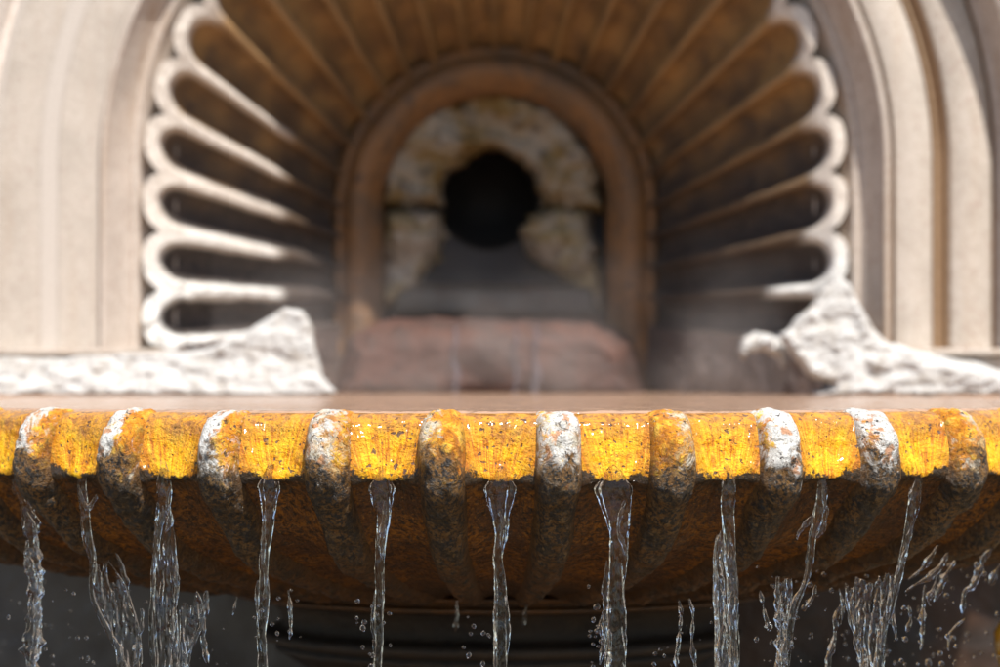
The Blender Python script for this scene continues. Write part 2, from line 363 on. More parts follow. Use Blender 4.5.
# key j stands for the rib at (j-0.5) channels from the centre
for j in range(-11, 13):
    th0 = (j - 0.5) * DTH
    wht, yl = RW.get(j, (0.5 + 0.15 * nz(j * 3.3, 1, 1), 0.3))
    V = []; ra = []; cs = []; ys = []; caa = []
    NS, NW = 190, 34
    smax = STOT - 0.045 - 0.02 * abs(nz(j * 1.7, 5, 2))
    wob = rnd.uniform(-1, 1)
    for i in range(NS):
        s = 0.030 + (smax - 0.030) * (i / (NS - 1)) ** 1.2
        P = prof(s); r = P[0]
        hw = 0.5 * (0.415 + 0.05 * sstep(0.25, 0.65, s)) * DTH * (1 + 0.10 * nz(j * 2.9, s * 11, 6))
        tail = 1 - sstep(smax - 0.07, smax, s)
        H = 0.0035 + 0.0205 * sstep(0.062, 0.130, s) - 0.003 * sstep(0.18, 0.25, s) - 0.011 * sstep(0.22, 0.60, s)
        H = H * (0.35 + 0.65 * tail) * sstep(0.035, 0.055, s) - 0.006 * (1 - sstep(0.035, 0.055, s))
        H *= 1 + 0.22 * nz(j * 5.1, s * 13, 3)
        hw *= (0.55 + 0.45 * math.sqrt(max(tail, 0)))
        for m in range(NW):
            a = -1 + 2 * m / (NW - 1)
            h = H * (1 - abs(a) ** 2.6) ** 0.85 - 0.010 * abs(a) ** 6
            aa = a * (1 + 0.05 * nz(j, s * 20, 1)) + 0.06 * nz(s * 14, j * 2.2, 7) + 0.02 * wob
            th = th0 + aa * hw
            x, y, z = bowl_pt(th, s, h, P)
            e = 1 - abs(a) ** 6
            lum = 0.0050 * fbm(x * 34, y * 34, z * 34, 3) + 0.0012 * fbm(x * 150, y * 150, z * 150, 2)
            if wht > 0.5: lum += 0.003 * (abs(nz(x * 45, y * 45, z * 45 + 9)) - 0.2)
            V.append(bowl_pt(th, s, h + lum * e * sstep(0.03, 0.08, s), P))
            ra.append(abs(a)); cs.append(s); caa.append(a)
            side = -a if j > 0 else a          # the flank turned to the middle of the picture
            ys.append(0.08 + yl + 0.62 * sstep(-0.1, 0.6, side) * (1.0 if j <= 0 else 0.55) - 0.25 * sstep(0.0, 0.8, -side))
    o = mobj('rib', V, gridfaces(NS, NW), M_RIB, bowl, attrs={'ra': ra, 'cs': cs, 'ca': caa, 'rw': [wht] * len(V), 'ry': ys})
    if wht > 0.6: o['label'] = 'rib crusted white with lime over its top'
    elif yl >= 0.38: o['label'] = 'rib washed yellow with algae over its top'

def lathe(name, pr, mat, parent, n=160, amp=0.0, a0=-math.pi, a1=math.pi):
    V = []
    for i in range(n + 1):
        th = a0 + (a1 - a0) * i / n
        for r, z in pr:
            rr = r + (amp * fbm(r * math.sin(th) * 20, r * math.cos(th) * 20, z * 20, 3) if amp else 0)
            V.append((rr * math.sin(th), -rr * math.cos(th), z))
    return mobj(name, V, gridfaces(n + 1, len(pr)), mat, parent)
ring = [(0.41, -0.276), (0.424, -0.279), (0.427, -0.283), (0.420, -0.287), (0.413, -0.289), (0.414, -0.293), (0.421, -0.297), (0.417, -0.302), (0.396, -0.305)]
def dense(pr, n=6):
    a, d = resample(pr, n); s = np.linspace(0, d[-1], len(pr) * n)
    return [(float(np.interp(x, d, a[:, 0])), float(np.interp(x, d, a[:, 1]))) for x in s]
lathe('base_ring', dense(ring), M_RING, bowl, 200, 0.002)
ped = [(0.398, -0.303), (0.36, -0.310), (0.345, -0.335), (0.345, -0.350), (0.375, -0.356), (0.382, -0.364), (0.372, -0.372), (0.345, -0.378), (0.36, -0.384), (0.33, -0.40),
       (0.26, -0.46), (0.22, -0.6), (0.22, -0.9), (0.30, -0.98), (0.40, -1.05)]
lathe('pedestal', dense(ped), M_PED, bowl, 160, 0.003)

# basin water: level with the lip, spilling between the ribs; reaches back into the niche
V = []; xs = 0.992 * np.sin(np.linspace(-math.pi / 2, math.pi / 2, 301)); NY = 260
for x in xs:
    y0 = -math.sqrt(max(0.9925 ** 2 - x * x, 0)); y1 = 1.50 if abs(x) < 0.64 else max(0.86, y0 + 0.02)
    for j in range(NY):
        y = y0 + (y1 - y0) * (j / (NY - 1)) ** 1.6
        rr_ = math.hypot(x, y)
        V.append((x, y, 0.0008 + 0.0010 * nz(x * 14, y * 14, 0) - (0.010 * sstep(0.968, 0.992, rr_) if y < 0.8 else 0)))
tag(mobj('water', V, gridfaces(301, NY), M_POOL), kind='structure')

# ------------------------------------------------------------------ wall, mouldings, niche
CX = 495.0
def arch_path(Rpx, cy, ybot, n_st, n_arc, y):
    """list of (x, z, outward dx, dz) at depth y; radius and centre in photo pixels"""
    k = (y - CAMY) / FPX; cx = (CX - 500) * k; cz = WZ(cy, y); zb = WZ(ybot, y); Rw = Rpx * k; out = []
    for i in range(n_st): out.append((cx - Rw, zb + (cz - zb) * i / n_st, -1, 0))
    for i in range(n_arc + 1):
        t = math.pi - math.pi * i / n_arc; out.append((cx + Rw * math.cos(t), cz + Rw * math.sin(t), math.cos(t), math.sin(t)))
    for i in range(1, n_st + 1): out.append((cx + Rw, cz + (zb - cz) * i / n_st, 1, 0))
    return out
def moulding(name, prof_, mat, parent, cy, ybot, amp=0.0, lab=None):
    """prof_: list of (radius px, depth y)"""
    yref = 0.93 if prof_[0][1] < 1.1 else 1.45
    k = (yref - CAMY) / FPX; cz = WZ(cy, yref); zb = WZ(ybot, yref); cx = (CX - 500) * k
    cols_ = []; n_st, n_arc = 26, 150
    dirs = [(-1, 0, zb + (cz - zb) * i / n_st) for i in range(n_st)] + \
           [(math.cos(math.pi - math.pi * i / n_arc), math.sin(math.pi - math.pi * i / n_arc), cz) for i in range(n_arc + 1)] + \
           [(1, 0, cz + (zb - cz) * i / n_st) for i in range(1, n_st + 1)]
    V = []
    for dx, dz, z0 in dirs:
        for rp, yy in prof_:
            r = rp * k
            if 0.88 < yy < 0.93 and rp > 396: yy = yy + (0.900 - yy) * sstep(0.0, 0.6, -dx)
            if rp > 497: yy = yy + (0.899 - yy) * sstep(0.0, 0.6, -dx)
            a = amp * fbm((cx + dx * r) * 12, yy * 12, (z0 + dz * r) * 12, 3) if amp else 0
            V.append((cx + dx * (r + a), yy + a, z0 + dz * r))
    o = mobj(name, V, gridfaces(len(dirs), len(prof_)), mat, parent)
    if lab: o['label'] = lab
    return o
def curve(p0, p1, bulge, n=10):
    """profile pieces between two points with a hollow of the given size"""
    out = []
    for i in range(n + 1):
        t = i / n; h = math.sin(math.pi * t) * bulge
        out.append((p0[0] + (p1[0] - p0[0]) * t, p0[1] + (p1[1] - p0[1]) * t + h))
    return out
YB = 372
arch = empty('arch_moulding', 'pink granite stepped arch mouldings curving round the shell niche', 'arch moulding')
moulding('inner_fillet', [(325, 1.045), (345, 1.035), (357, 0.990), (359, 0.985), (360, 0.972), (366, 0.970), (367.5, 0.974), (368, 0.974)], M_GRAN2, arch, 164, YB)
moulding('cove', curve((368, 0.974), (387, 0.908), 0.006), M_GRAN2, arch, 164, YB)
moulding('fillet', [(387, 0.908), (387.5, 0.902), (388.5, 0.900), (393, 0.900), (394, 0.903), (394.3, 0.910)], M_GRAN2, arch, 164, YB)
moulding('groove', [(394, 0.903), (394.4, 0.918), (397.6, 0.918), (398, 0.903)], M_GROOVE, arch, 164, YB)
moulding('flat_band', [(397.8, 0.912), (398.2, 0.901), (399, 0.900), (434, 0.900), (435, 0.903)], M_GRAN, arch, 164, YB)
moulding('groove', [(434.6, 0.901), (435.4, 0.916), (438, 0.916), (438.6, 0.906), (441.6, 0.906), (442.4, 0.922), (446, 0.922), (447, 0.910), (452.5, 0.903)], M_GROOVE, arch, 164, YB)
moulding('flat_band', [(452.2, 0.906), (453, 0.897), (454, 0.895), (493, 0.895), (494, 0.898)], M_GRAN, arch, 164, YB)
moulding('groove', [(493.6, 0.896), (494.4, 0.912), (498, 0.912), (498.6, 0.900)], M_GROOVE, arch, 164, YB)
moulding('outer_cove', [(498.4, 0.902), (499, 0.895), (505, 0.893)] + curve((505, 0.892), (516, 0.826), 0.004) + [(517, 0.822), (533, 0.820)], M_GRAN2, arch, 164, YB)

wall = empty('stone_wall', 'sunlit pink granite wall panel outside the arch mouldings', 'wall')
moulding('wall_panel', [(532, 0.818), (533, 0.855), (640, 0.86), (900, 0.86), (1500, 0.86)], M_GRAN, wall, 164, YB)

# ledge along the foot of the wall, either side of the niche
def boxm(name, x0, x1, y0, y1, z0, z1, mat, parent=None, bev=0.004, amp=0.0):
    import bmesh
    bm = bmesh.new(); bmesh.ops.create_cube(bm, size=1)
    for v in bm.verts: v.co = Vector(((x0 + x1) / 2 + v.co.x * (x1 - x0), (y0 + y1) / 2 + v.co.y * (y1 - y0), (z0 + z1) / 2 + v.co.z * (z1 - z0)))
    bmesh.ops.bevel(bm, geom=list(bm.edges), offset=bev, segments=3, affect='EDGES')
    if amp:
        bmesh.ops.subdivide_edges(bm, edges=[e for e in bm.edges if e.calc_length() > 0.03], cuts=14, use_grid_fill=True)
        for v in bm.verts:
            c = v.co; v.co += Vector((1, 1, 1)) * amp * fbm(c.x * 18, c.y * 18, c.z * 18, 3)
    me = bpy.data.meshes.new(name); bm.to_mesh(me); bm.free(); me.materials.append(mat)
    o = bpy.data.objects.new(name, me); col.objects.link(o)
    if parent: o.parent = parent
    return o
for sx, side in ((-1, 'left'), (1, 'right')):
    led = empty('stone_ledge', 'pale stone ledge at the foot of the %s' % ('left wall, under the plain lit panel' if sx < 0 else 'right wall, below the arch mouldings'), 'ledge')
    a, b = sorted((sx * 0.625, sx * 2.2))
    zt = WZ(348, 0.84); zm = WZ(356, 0.84)
    boxm('top_slab', a, b, 0.835, 1.0, zm, zt, M_GRAN, led, 0.004)
    boxm('face', a + (0.006 if sx < 0 else 0), b, 0.852, 0.995, -0.04, zm - 0.002, M_GRAN2, led, 0.003)
    boxm('foot', a, b, 0.825, 0.99, -0.05, WZ(392, 0.83), M_CRUST, led, 0.004)

# shell
shell = empty('shell_niche', 'fluted scallop shell niche, pale lobed edge, hollow darkened by brown algae and painted shade', 'shell niche')
NF = 24; YO, YI = 0.968, 1.44
def stilt(t, Rp, cy, yb, nst_frac=None):
    """point at fraction t (0 left foot .. 1 right foot) of a stilted arch in pixels, with the outward normal"""
    st = yb - cy; arc = math.pi * Rp; tot = 2 * st + arc; d = t * tot
    if d < st: return CX - Rp, yb - d, -1, 0
    if d > st + arc: return CX + Rp, cy + (d - st - arc), 1, 0
    a = math.pi - (d - st) / Rp
    return CX + Rp * math.cos(a), cy - Rp * math.sin(a), math.cos(a), -math.sin(a)
def shell_depth(v): return YO + (YI - YO) * (0.35 * v + 0.65 * v ** 1.45)
V = []; svv = []; fdd = []
NCF, NR = 22, 84; ncols = NF * NCF + 1
W0 = 60.0; hw0 = 24.0; c0 = 27.0
for i in range(ncols):
    t = i / (ncols - 1); fi = t * NF; fr = fi - math.floor(fi); 
    if i == ncols - 1: fr = 1.0
    am = fr - 0.5
    O = stilt(t, 341, 172, 349); I = stilt(t, 150, 207, 327)
    ox, oz = WX(O[0], YO), WZ(O[1], YO); ix, iz = WX(I[0], YI), WZ(I[1], YI)
    L = math.hypot(O[0] - I[0], O[1] - I[1])
    b_out = -13 + 19 * abs(2 * am) ** 3.0
    back = []
    for j in range(NR):
        u = j / (NR - 1); b = b_out + (L - b_out) * (u ** 1.35)
        v = b / L; Wv = W0 + (31 - W0) * max(v, 0); a = am * Wv
        hw = 0.40 * Wv + 0 * v
        lowl = 1 - sstep(1.9, 5.5, fi)
        fw = 0.405 - 0.055 * lowl + (0.048 + 0.025 * nz(math.floor(fi) * 3.3, 1, 1)) * min(1, max(0, v) * 1.6)
        if b < c0: d = hw0 - math.hypot(a * (hw0 / (fw * Wv)), b - c0); q = max(0.0, min(1.0, d / hw0))
        else: d = (fw * Wv) - abs(a); q = max(0.0, min(1.0, d / (fw * Wv)))
        dep = math.sqrt(max(0, 1 - (1 - q) ** 2)) * (0.070 - 0.018 * max(v, 0)) * (0.75 + 0.25 * sstep(0, 0.25, v))
        x = ox + (ix - ox) * v; z = oz + (iz - oz) * v
        y = shell_depth(max(v, 0)) + dep
        ridge = (abs(am) * 2) ** 2 * 0.0
        lump = 0.0025 * fbm(x * 18, y * 18, z * 18, 3)
        if z < 0.30 and x < 0: lump += 0.008 * (fbm(x * 30, y * 30, z * 30, 3)) * (1 - q) * sstep(0.32, 0.15, z)
        y += lump; z += lump * 0.6
        if j == 0: y += 0.004
        V.append((x, y, z)); svv.append(max(v, 0)); fdd.append(q)
        if j == 0: first = (x, y, z)
    # skirt behind the lobed edge goes in a separate run below
fcs = gridfaces(ncols, NR)
base = len(V)
for i in range(ncols):
    x, y, z = V[i * NR]; V.append((x, y + 0.05, z)); svv.append(0); fdd.append(0)
for i in range(ncols - 1): fcs.append((i * NR, base + i, base + i + 1, (i + 1) * NR))
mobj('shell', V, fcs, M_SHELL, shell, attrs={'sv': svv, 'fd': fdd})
# plain niche sides below the last flutes, down into the water
for sgn, i in ((-1, 0), (1, ncols - 1)):
    VV = []; row = [V[i * NR + j] for j in range(NR)]
    for k in range(24):
        f = k / 23
        for (x, y, z) in row:
            zz = z + (-0.06 - z) * f; l = 0.006 * fbm(x * 20, y * 20, zz * 20, 3) * min(1, f * 5)
            VV.append((x - sgn * l, y - l, zz))
    mobj('lower_cheek', VV, gridfaces(24, NR), mat_mott('wet dark cheek', ((0.075, 0.055, 0.05), (0.13, 0.095, 0.08), (0.04, 0.03, 0.028)), 8, 40, 0.35) if sgn < 0 else bpy.data.materials['wet dark cheek'], shell)

# inner arch round the spout
inner = empty('spout_arch', 'rust brown rounded arch frame around the dark spout opening', 'arch')
pr = [(168, 1.46), (162, 1.440), (159, 1.428), (155, 1.425), (153, 1.434)] + [(153 - 39 * i / 14, 1.440 - 0.032 * math.sin(math.pi * (i / 14) ** 0.8)) for i in range(1, 15)] + [(113, 1.445), (112, 1.46), (111, 1.60)]
moulding('arch_frame', pr, M_ARCH, inner, 207, 440, 0.004)
k_ = (1.58 - CAMY) / FPX
# back panel with a round hole leading into a pipe
hx, hz = WX(488, 1.56), WZ(200, 1.56); hr = 50 * k_
V = []; n = 64
for i in range(n):
    a = 2 * math.pi * i / n
    V += [(hx + hr * math.cos(a), 1.56, hz + hr * math.sin(a)), (hx + 0.34 * math.cos(a) * 1.25, 1.56, hz + 0.34 * math.sin(a) * 1.6)]
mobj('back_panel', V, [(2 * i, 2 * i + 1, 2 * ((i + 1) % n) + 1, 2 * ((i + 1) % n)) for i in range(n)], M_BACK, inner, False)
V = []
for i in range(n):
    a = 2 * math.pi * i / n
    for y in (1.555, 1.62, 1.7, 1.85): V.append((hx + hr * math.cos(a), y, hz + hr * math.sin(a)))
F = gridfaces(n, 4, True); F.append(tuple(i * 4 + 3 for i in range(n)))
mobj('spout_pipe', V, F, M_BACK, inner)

def relief(name, poly, yb, thick, edge, mat, parent=None, amp=0.4, freq=30, step=2.0, seed=0, billow=0.0, lean=None, rough=0.25):
    """lumpy solid whose outline is poly (photo px at depth yb), standing proud of the plane yb by up to thick"""
    P = np.array(poly, float); x0, y0 = P.min(0) - step; x1, y1 = P.max(0) + step
    gx = np.arange(x0, x1 + step, step); gy = np.arange(y0, y1 + step, step)
    GX, GY = np.meshgrid(gx, gy, indexing='ij'); 
    D = np.full(GX.shape, 1e9); inside = np.zeros(GX.shape, bool)
    for i in range(len(P)):
        ax, ay = P[i]; bx, by = P[(i + 1) % len(P)]; ex, ey = bx - ax, by - ay
        t = np.clip(((GX - ax) * ex + (GY - ay) * ey) / (ex * ex + ey * ey + 1e-9), 0, 1)
        D = np.minimum(D, np.hypot(GX - ax - t * ex, GY - ay - t * ey))
        c = ((ay > GY) != (by > GY)) & (GX < (bx - ax) * (GY - ay) / ((by - ay) if by != ay else 1e-9) + ax); inside ^= c
    SDm = np.where(inside, D, -D)
    idx = {}; V = []; F = []
    for i in range(len(gx)):
        for j in range(len(gy)):
            px, py = gx[i], gy[j]
            x, z = WX(px, yb), WZ(py, yb)
            sd = SDm[i, j] + 0.54 * edge * min(1, amp * 1.6) * fbm(x * 25 + seed, 3.3, z * 25, 3)
            if sd <= -step * 0.8: continue
            q = min(1.0, max(0.0, sd / edge)); t = thick * math.sqrt(1 - (1 - q) ** 2)
            nn = fbm(x * freq + seed, seed * 1.3, z * freq * 1.5, 5)
            t *= 1 + amp * nn
            if billow: t += billow * (0.35 - abs(nz(x * freq * 1.6 + seed, 2, z * freq * 1.6))) * q
            ll = max(0, lean[0] * (z - WZ(y1, yb)) + lean[1]) if lean else 0
            idx[(i, j)] = len(V)
            V.append((x, yb - max(t, 0) - ll * q, z)); V.append((x, yb + 0.012, z))
    for (i, j), a in idx.items():
        if (i + 1, j) in idx and (i, j + 1) in idx and (i + 1, j + 1) in idx:
            b, c, d = idx[(i + 1, j)], idx[(i + 1, j + 1)], idx[(i, j + 1)]
            F.append((a, b, c, d)); F.append((a + 1, d + 1, c + 1, b + 1))
            for (p, q2, nb1) in (((i, j), (i + 1, j), (i, j - 1)), ((i + 1, j), (i + 1, j + 1), (i + 1, j)), ((i + 1, j + 1), (i, j + 1), (i, j + 1)), ((i, j + 1), (i, j), (i - 1, j))):
                # side wall where no neighbour quad exists
                ni, nj = nb1
                if not all(k in idx for k in ((ni, nj), (ni + 1, nj), (ni, nj + 1), (ni + 1, nj + 1))):
                    u, v = idx[p], idx[q2]; F.append((v, u, u + 1, v + 1))
    return mobj(name, V, F, mat, parent)

surr = empty('spout_surround', 'mossy pale horseshoe of worn stone around the round spout hole', 'spout surround')
def ring_poly(cx, cy, r0, r1, a0, a1, n=40):
    out = [(cx + r1 * math.cos(R(a0 + (a1 - a0) * i / n)), cy - r1 * math.sin(R(a0 + (a1 - a0) * i / n))) for i in range(n + 1)]
    out += [(cx + r0 * math.cos(R(a1 + (a0 - a1) * i / n)), cy - r0 * math.sin(R(a1 + (a0 - a1) * i / n))) for i in range(n + 1)]
    return out
relief('arch_stone', ring_poly(491, 203, 50, 112, -4, 184), 1.555, 0.085, 15, M_MASK, surr, 0.42, 8, 2.0, 3.0)
relief('jamb_stone', [(386, 212), (420, 206), (440, 216), (446, 238), (440, 258), (424, 276), (416, 292), (404, 306), (386, 312), (377, 300), (381, 260)], 1.555, 0.085, 16, M_JAMB, surr, 0.4, 9, 2.2, 8.0)
relief('jamb_stone', [(530, 216), (556, 206), (590, 212), (598, 250), (605, 290), (607, 318), (592, 312), (576, 296), (566, 280), (540, 268), (524, 250), (522, 232)], 1.555, 0.085, 16, M_JAMB, surr, 0.4, 9, 2.2, 12.0)
relief('sill', [(392, 284), (596, 284), (604, 322), (384, 322)], 1.54, 0.07, 12, M_SILL, surr, 0.08, 9, 2.6, 5.0)
tag(relief('spillway_apron', [(346, 338), (366, 324), (392, 317), (590, 317), (612, 324), (632, 338), (652, 412), (326, 412)], 1.50, 0.21, 30, M_APRON, None, 0.09, 5, 2.6, 9.0),
    'reddish brown wet stone apron sloping from the spout down to the water', 'spillway apron')

# lime crusts
tag(relief('lime_crust', [(-260, 356), (-100, 354), (60, 357), (150, 352), (205, 350), (234, 338), (262, 322), (284, 308), (302, 311), (312, 328), (318, 352), (324, 378), (336, 392), (322, 398), (200, 397), (60, 398), (-260, 398)],
           0.850, 0.020, 5, M_CRUST, None, 0.40, 26, 1.3, 1.0, 0.004, lean=(-0.30, 0.022)),
    'lumpy white lime crust heaped on the left ledge beside the niche', 'lime crust', 'lime crusts on the ledges')
tag(relief('lime_crust', [(822, 290), (838, 276), (850, 284), (860, 308), (872, 328), (888, 343), (930, 352), (1010, 372), (1060, 374), (1260, 372), (1260, 398), (1000, 398), (812, 398), (812, 392), (830, 386), (806, 374), (788, 352), (782, 336), (798, 318), (812, 306)],
           0.850, 0.024, 6, M_CRUST, None, 0.42, 26, 1.3, 21.0, 0.004, lean=(-0.16, 0.026)),
    'lumpy white lime crust climbing the right edge of the shell', 'lime crust', 'lime crusts on the ledges')
tag(relief('lime_crust', [(744, 338), (754, 330), (770, 335), (784, 346), (790, 362), (782, 372), (776, 358), (762, 350), (750, 352), (742, 362), (738, 352)], 0.90, 0.025, 5, M_CRUST, None, 0.8, 24, 1.3, 31.0, 0.01),
    'small white lime lump hanging inside the niche at right', 'lime crust', 'lime crusts on the ledges')

# lower wall, lower pool
low = empty('lower_wall', 'dark wet stone wall below the basin, behind the falling water', 'wall')
V = []
for i in range(141):
    x = -2.4 + 4.8 * i / 140
    for j in range(60):
        z = -0.045 - 0.98 * j / 59
        y = 1.02 - 0.05 * (1 if z > -0.30 else 0) - 0.04 * (1 if z > -0.20 else 0) + 0.012 * fbm(x * 6, 1, z * 6, 4)
        V.append((x, y, z))
mobj('wall_face', V, gridfaces(141, 60), M_LOWER, low)
V = [(-3 + 6 * i / 40, -4 + 5.1 * j / 40, -1.0 + 0.004 * nz(i, j, 0)) for i in range(41) for j in range(41)]
tag(mobj('lower_pool_water', V, gridfaces(41, 41), M_POOL2), kind='structure')
# yellow stone at the lower right
V = []
px_, py_ = WX(1031, -0.25), -0.25
for i in range(49):
    a = 2 * math.pi * i / 48
    for z, r in dense([(-0.255, 0.002), (-0.262, 0.028), (-0.285, 0.044), (-0.32, 0.050), (-0.36, 0.046), (-0.42, 0.050), (-1.02, 0.07)], 7):
        rr = r * (1 + 0.22 * fbm(math.cos(a) * 1.5, math.sin(a) * 1.5, z * 22, 3)); V.append((px_ + rr * math.cos(a), py_ + rr * math.sin(a), z))
tag(mobj('algae_stone', [(a_, b_, c_ - 0.03) for a_, b_, c_ in V], gridfaces(49, 49), M_YELL), 'small stone post bright with yellow algae at the lower right corner', 'stone')

# ------------------------------------------------------------------ water
def cr(ctrl, n):
    """Catmull-Rom through control tuples, uniform in the py coordinate (index 1)"""
    A = np.array(ctrl, float); d = np.arange(len(A)); t = np.linspace(0, len(A) - 1, n); out = []
    for u in t:
        i = min(int(u), len(A) - 2); f = u - i
        p0, p1, p2, p3 = A[max(i - 1, 0)], A[i], A[i + 1], A[min(i + 2, len(A) - 1)]
        out.append(0.5 * (2 * p1 + (p2 - p0) * f + (2 * p0 - 5 * p1 + 4 * p2 - p3) * f * f + (3 * p1 - 3 * p2 + p3 - p0) * f ** 3))
    return out
def tube(ctrl, y, seed, flat=0.34, lob=0.36, bead=0.07, n=None, nf=36, twist=0.6, dy=0.0):
    """ragged falling rope of water; ctrl = (px, py, width px)"""
    L = sum(math.hypot(ctrl[i + 1][0] - ctrl[i][0], ctrl[i + 1][1] - ctrl[i][1]) for i in range(len(ctrl) - 1))
    n = n or max(24, int(L * (1.3 if L < 350 else 0.9))); pts = cr(ctrl, n); V = []; k = (y - CAMY) / FPX
    for i, (px, py, wd) in enumerate(pts):
        yy = y + dy * (i / n)
        t0 = pts[max(i - 1, 0)]; t1 = pts[min(i + 1, n - 1)]
        tx, tz = t1[0] - t0[0], -(t1[1] - t0[1]); l = math.hypot(tx, tz) or 1; sxx, szz = -tz / l, tx / l
        s = py * 0.02; px += 1.6 * nz(seed, py * 0.035, 1)
        r = 0.5 * max(wd, 0.4) * k * max(0.12, 1 + bead * (1.3 * nz(seed * 3, py * 0.085, 4) + 0.4 * nz(seed, py * 0.17, 8)))
        end = min(1, (i + 0.02) / 4.0); end = math.sqrt(end) * math.sqrt(min(1, (n - 1 - i + 0.02) / 4.0)); r *= max(end, 0.02)
        cx_, cz_ = WX(px, yy), WZ(py, yy)
        for m in range(nf):
            a = 2 * math.pi * m / nf + twist * s; aa0 = 2 * math.pi * m / nf
            rr = r * (1 + lob * nz(math.cos(a) * 1.6 + seed, math.sin(a) * 1.6, py * 0.018 + seed) + bead * 0.9 * nz(math.cos(aa0) * 1.2, math.sin(aa0) * 1.2 + seed, py * 0.13) + 0.5 * lob * nz(math.cos(a) * 4 + seed, math.sin(a) * 4, py * 0.03))
            aa = 2 * math.pi * m / nf
            u, v = rr * math.cos(aa), rr * math.sin(aa) * flat
            V.append((cx_ + u * sxx * (1 if szz == 0 else 1), yy + v, cz_ + u * szz))
    F = gridfaces(n, nf)
    for i in range(n - 1): F.append((i * nf + nf - 1, (i + 1) * nf + nf - 1, (i + 1) * nf, i * nf))
    F.append(tuple(range(nf))); F.append(tuple((n - 1) * nf + m for m in reversed(range(nf))))
    return V, F
def sheet(left, right, y, seed, th=0.0022, n=None, nw=46, hole=0.5, fade=True):
    """thin torn curtain between two edge lines of (px, py)"""
    n = n or 110; Lp = cr(left, n); Rp = cr(right, n); V = []; T = []
    for i in range(n):
        for j in range(nw):
            f = j / (nw - 1); px = Lp[i][0] + (Rp[i][0] - Lp[i][0]) * f; py = Lp[i][1] + (Rp[i][1] - Lp[i][1]) * f
            px += 2.0 * nz(seed, f * 5, py * 0.03)
            x, z = WX(px, y), WZ(py, y)
            wv = px + 5 * nz(px * 0.04, py * 0.03, seed); st = nz(wv * 0.20 + seed, py * 0.030, 2) + 0.7 * nz(wv * 0.45, py * 0.07, seed) + 0.4 * nz(px * 0.3, py * 0.2, seed)
            rim = math.exp(-(min(f, 1 - f) / 0.07) ** 2)
            t = th * (0.75 + 1.5 * st) + th * 1.6 * rim
            big = nz(px * 0.07 + seed * 2, py * 0.03, 5)
            e = min(f, 1 - f, (i + 0.5) / n)
            keep = ((big + 0.5 * st) > -hole or rim > 0.5) and i / n > 0.16 * (0.45 + nz(px * 0.16, seed, 1.5) + 0.4 * nz(px * 0.5, seed, 3))
            T.append(keep); yy = y + 0.006 * nz(px * 0.09, py * 0.03, seed + 3)
            t = max(t, 0.0003) * min(1, e * 12 + 0.05)
            V.append((x, yy - t, z)); V.append((x, yy + t, z))
    F = []
    def ok(i, j): return 0 <= i < n - 1 and 0 <= j < nw - 1 and T[i * nw + j] and T[i * nw + j + 1] and T[(i + 1) * nw + j] and T[(i + 1) * nw + j + 1]
    for i in range(n - 1):
        for j in range(nw - 1):
            if not ok(i, j): continue
            a, b, c, d = [2 * q for q in (i * nw + j, i * nw + j + 1, (i + 1) * nw + j + 1, (i + 1) * nw + j)]
            F.append((a, d, c, b)); F.append((a + 1, b + 1, c + 1, d + 1))
            for (di, dj, u, v) in ((-1, 0, a, b), (0, 1, b, c), (1, 0, c, d), (0, -1, d, a)):
                if not ok(i + di, j + dj): F.append((u, v, v + 1, u + 1))
    return V, F
def join(parts):
    V, F = [], []
    for v, f in parts:
        o = len(V); V += v; F += [tuple(i + o for i in q) for q in f]
    return V, F
def out_y(k): return -1.018 * math.cos(k * DTH)
G = 'streams falling from the bowl rim'
def stream(k, label, tubes, sheets=(), dyo=0.0):
    y = out_y(k) + dyo; parts = []
    for i, tb in enumerate(tubes):
        c, kw = tb if isinstance(tb, tuple) else (tb, {})
        if -3 < k < 2 and i == 0: c = [(q[0], q[1], q[2] * 0.74) for q in c]
        kw = dict(kw); yo = kw.pop('yo', 0.0)
        if c[-1][1] >= 715 and i == 0: c = list(c) + [(c[-1][0], 880, c[-1][2] * 1.1), (c[-1][0], 1120, c[-1][2] * 0.9)]
        parts.append(tube(c, y + yo, k * 3.7 + i * 1.9 + 20, **kw))
    for i, (l, r_, kw) in enumerate(sheets): parts.append(sheet(l, r_, y - 0.004, k * 2.3 + i + 40, **kw))
    V, F = join(parts)
    return tag(mobj('water_stream', V, F, M_WATER), label, 'water stream', G)
stream(0, 'smooth narrow stream falling at the centre of the bowl, left of the whitest middle rib',
       [[(501, 466, 8), (500, 478, 24), (500, 488, 36), (500, 500, 31), (500, 516, 21), (501, 535, 16), (499, 555, 13), (500, 575, 15), (501, 600, 19), (502, 630, 20), (501, 665, 17), (501, 730, 19)],
        ([(494, 560, 1.5), (496, 600, 3), (495, 640, 3.5), (497, 720, 4)], dict(yo=-0.006, bead=0.5)),
        ([(498, 511, 1.5), (502, 520, 3), (501, 534, 4), (502, 548, 1.5)], dict(yo=-0.012, bead=0.4))])
stream(-1, 'thin twisted stream with a bright edge, first one left of the centre stream',
       [[(383, 466, 7), (382, 478, 20), (381, 488, 31), (381, 500, 27), (383, 518, 18), (381, 545, 13), (379, 575, 11), (380, 610, 12), (379, 640, 11), (378, 730, 13)],
        ([(385, 500, 1.5), (384, 522, 4), (382, 542, 5), (383, 560, 1.5)], dict(yo=-0.011, bead=0.4)),
        ([(375, 590, 1), (374, 610, 3), (372, 628, 2), (375, 645, 3), (373, 700, 3)], dict(yo=0.004, bead=0.7))])
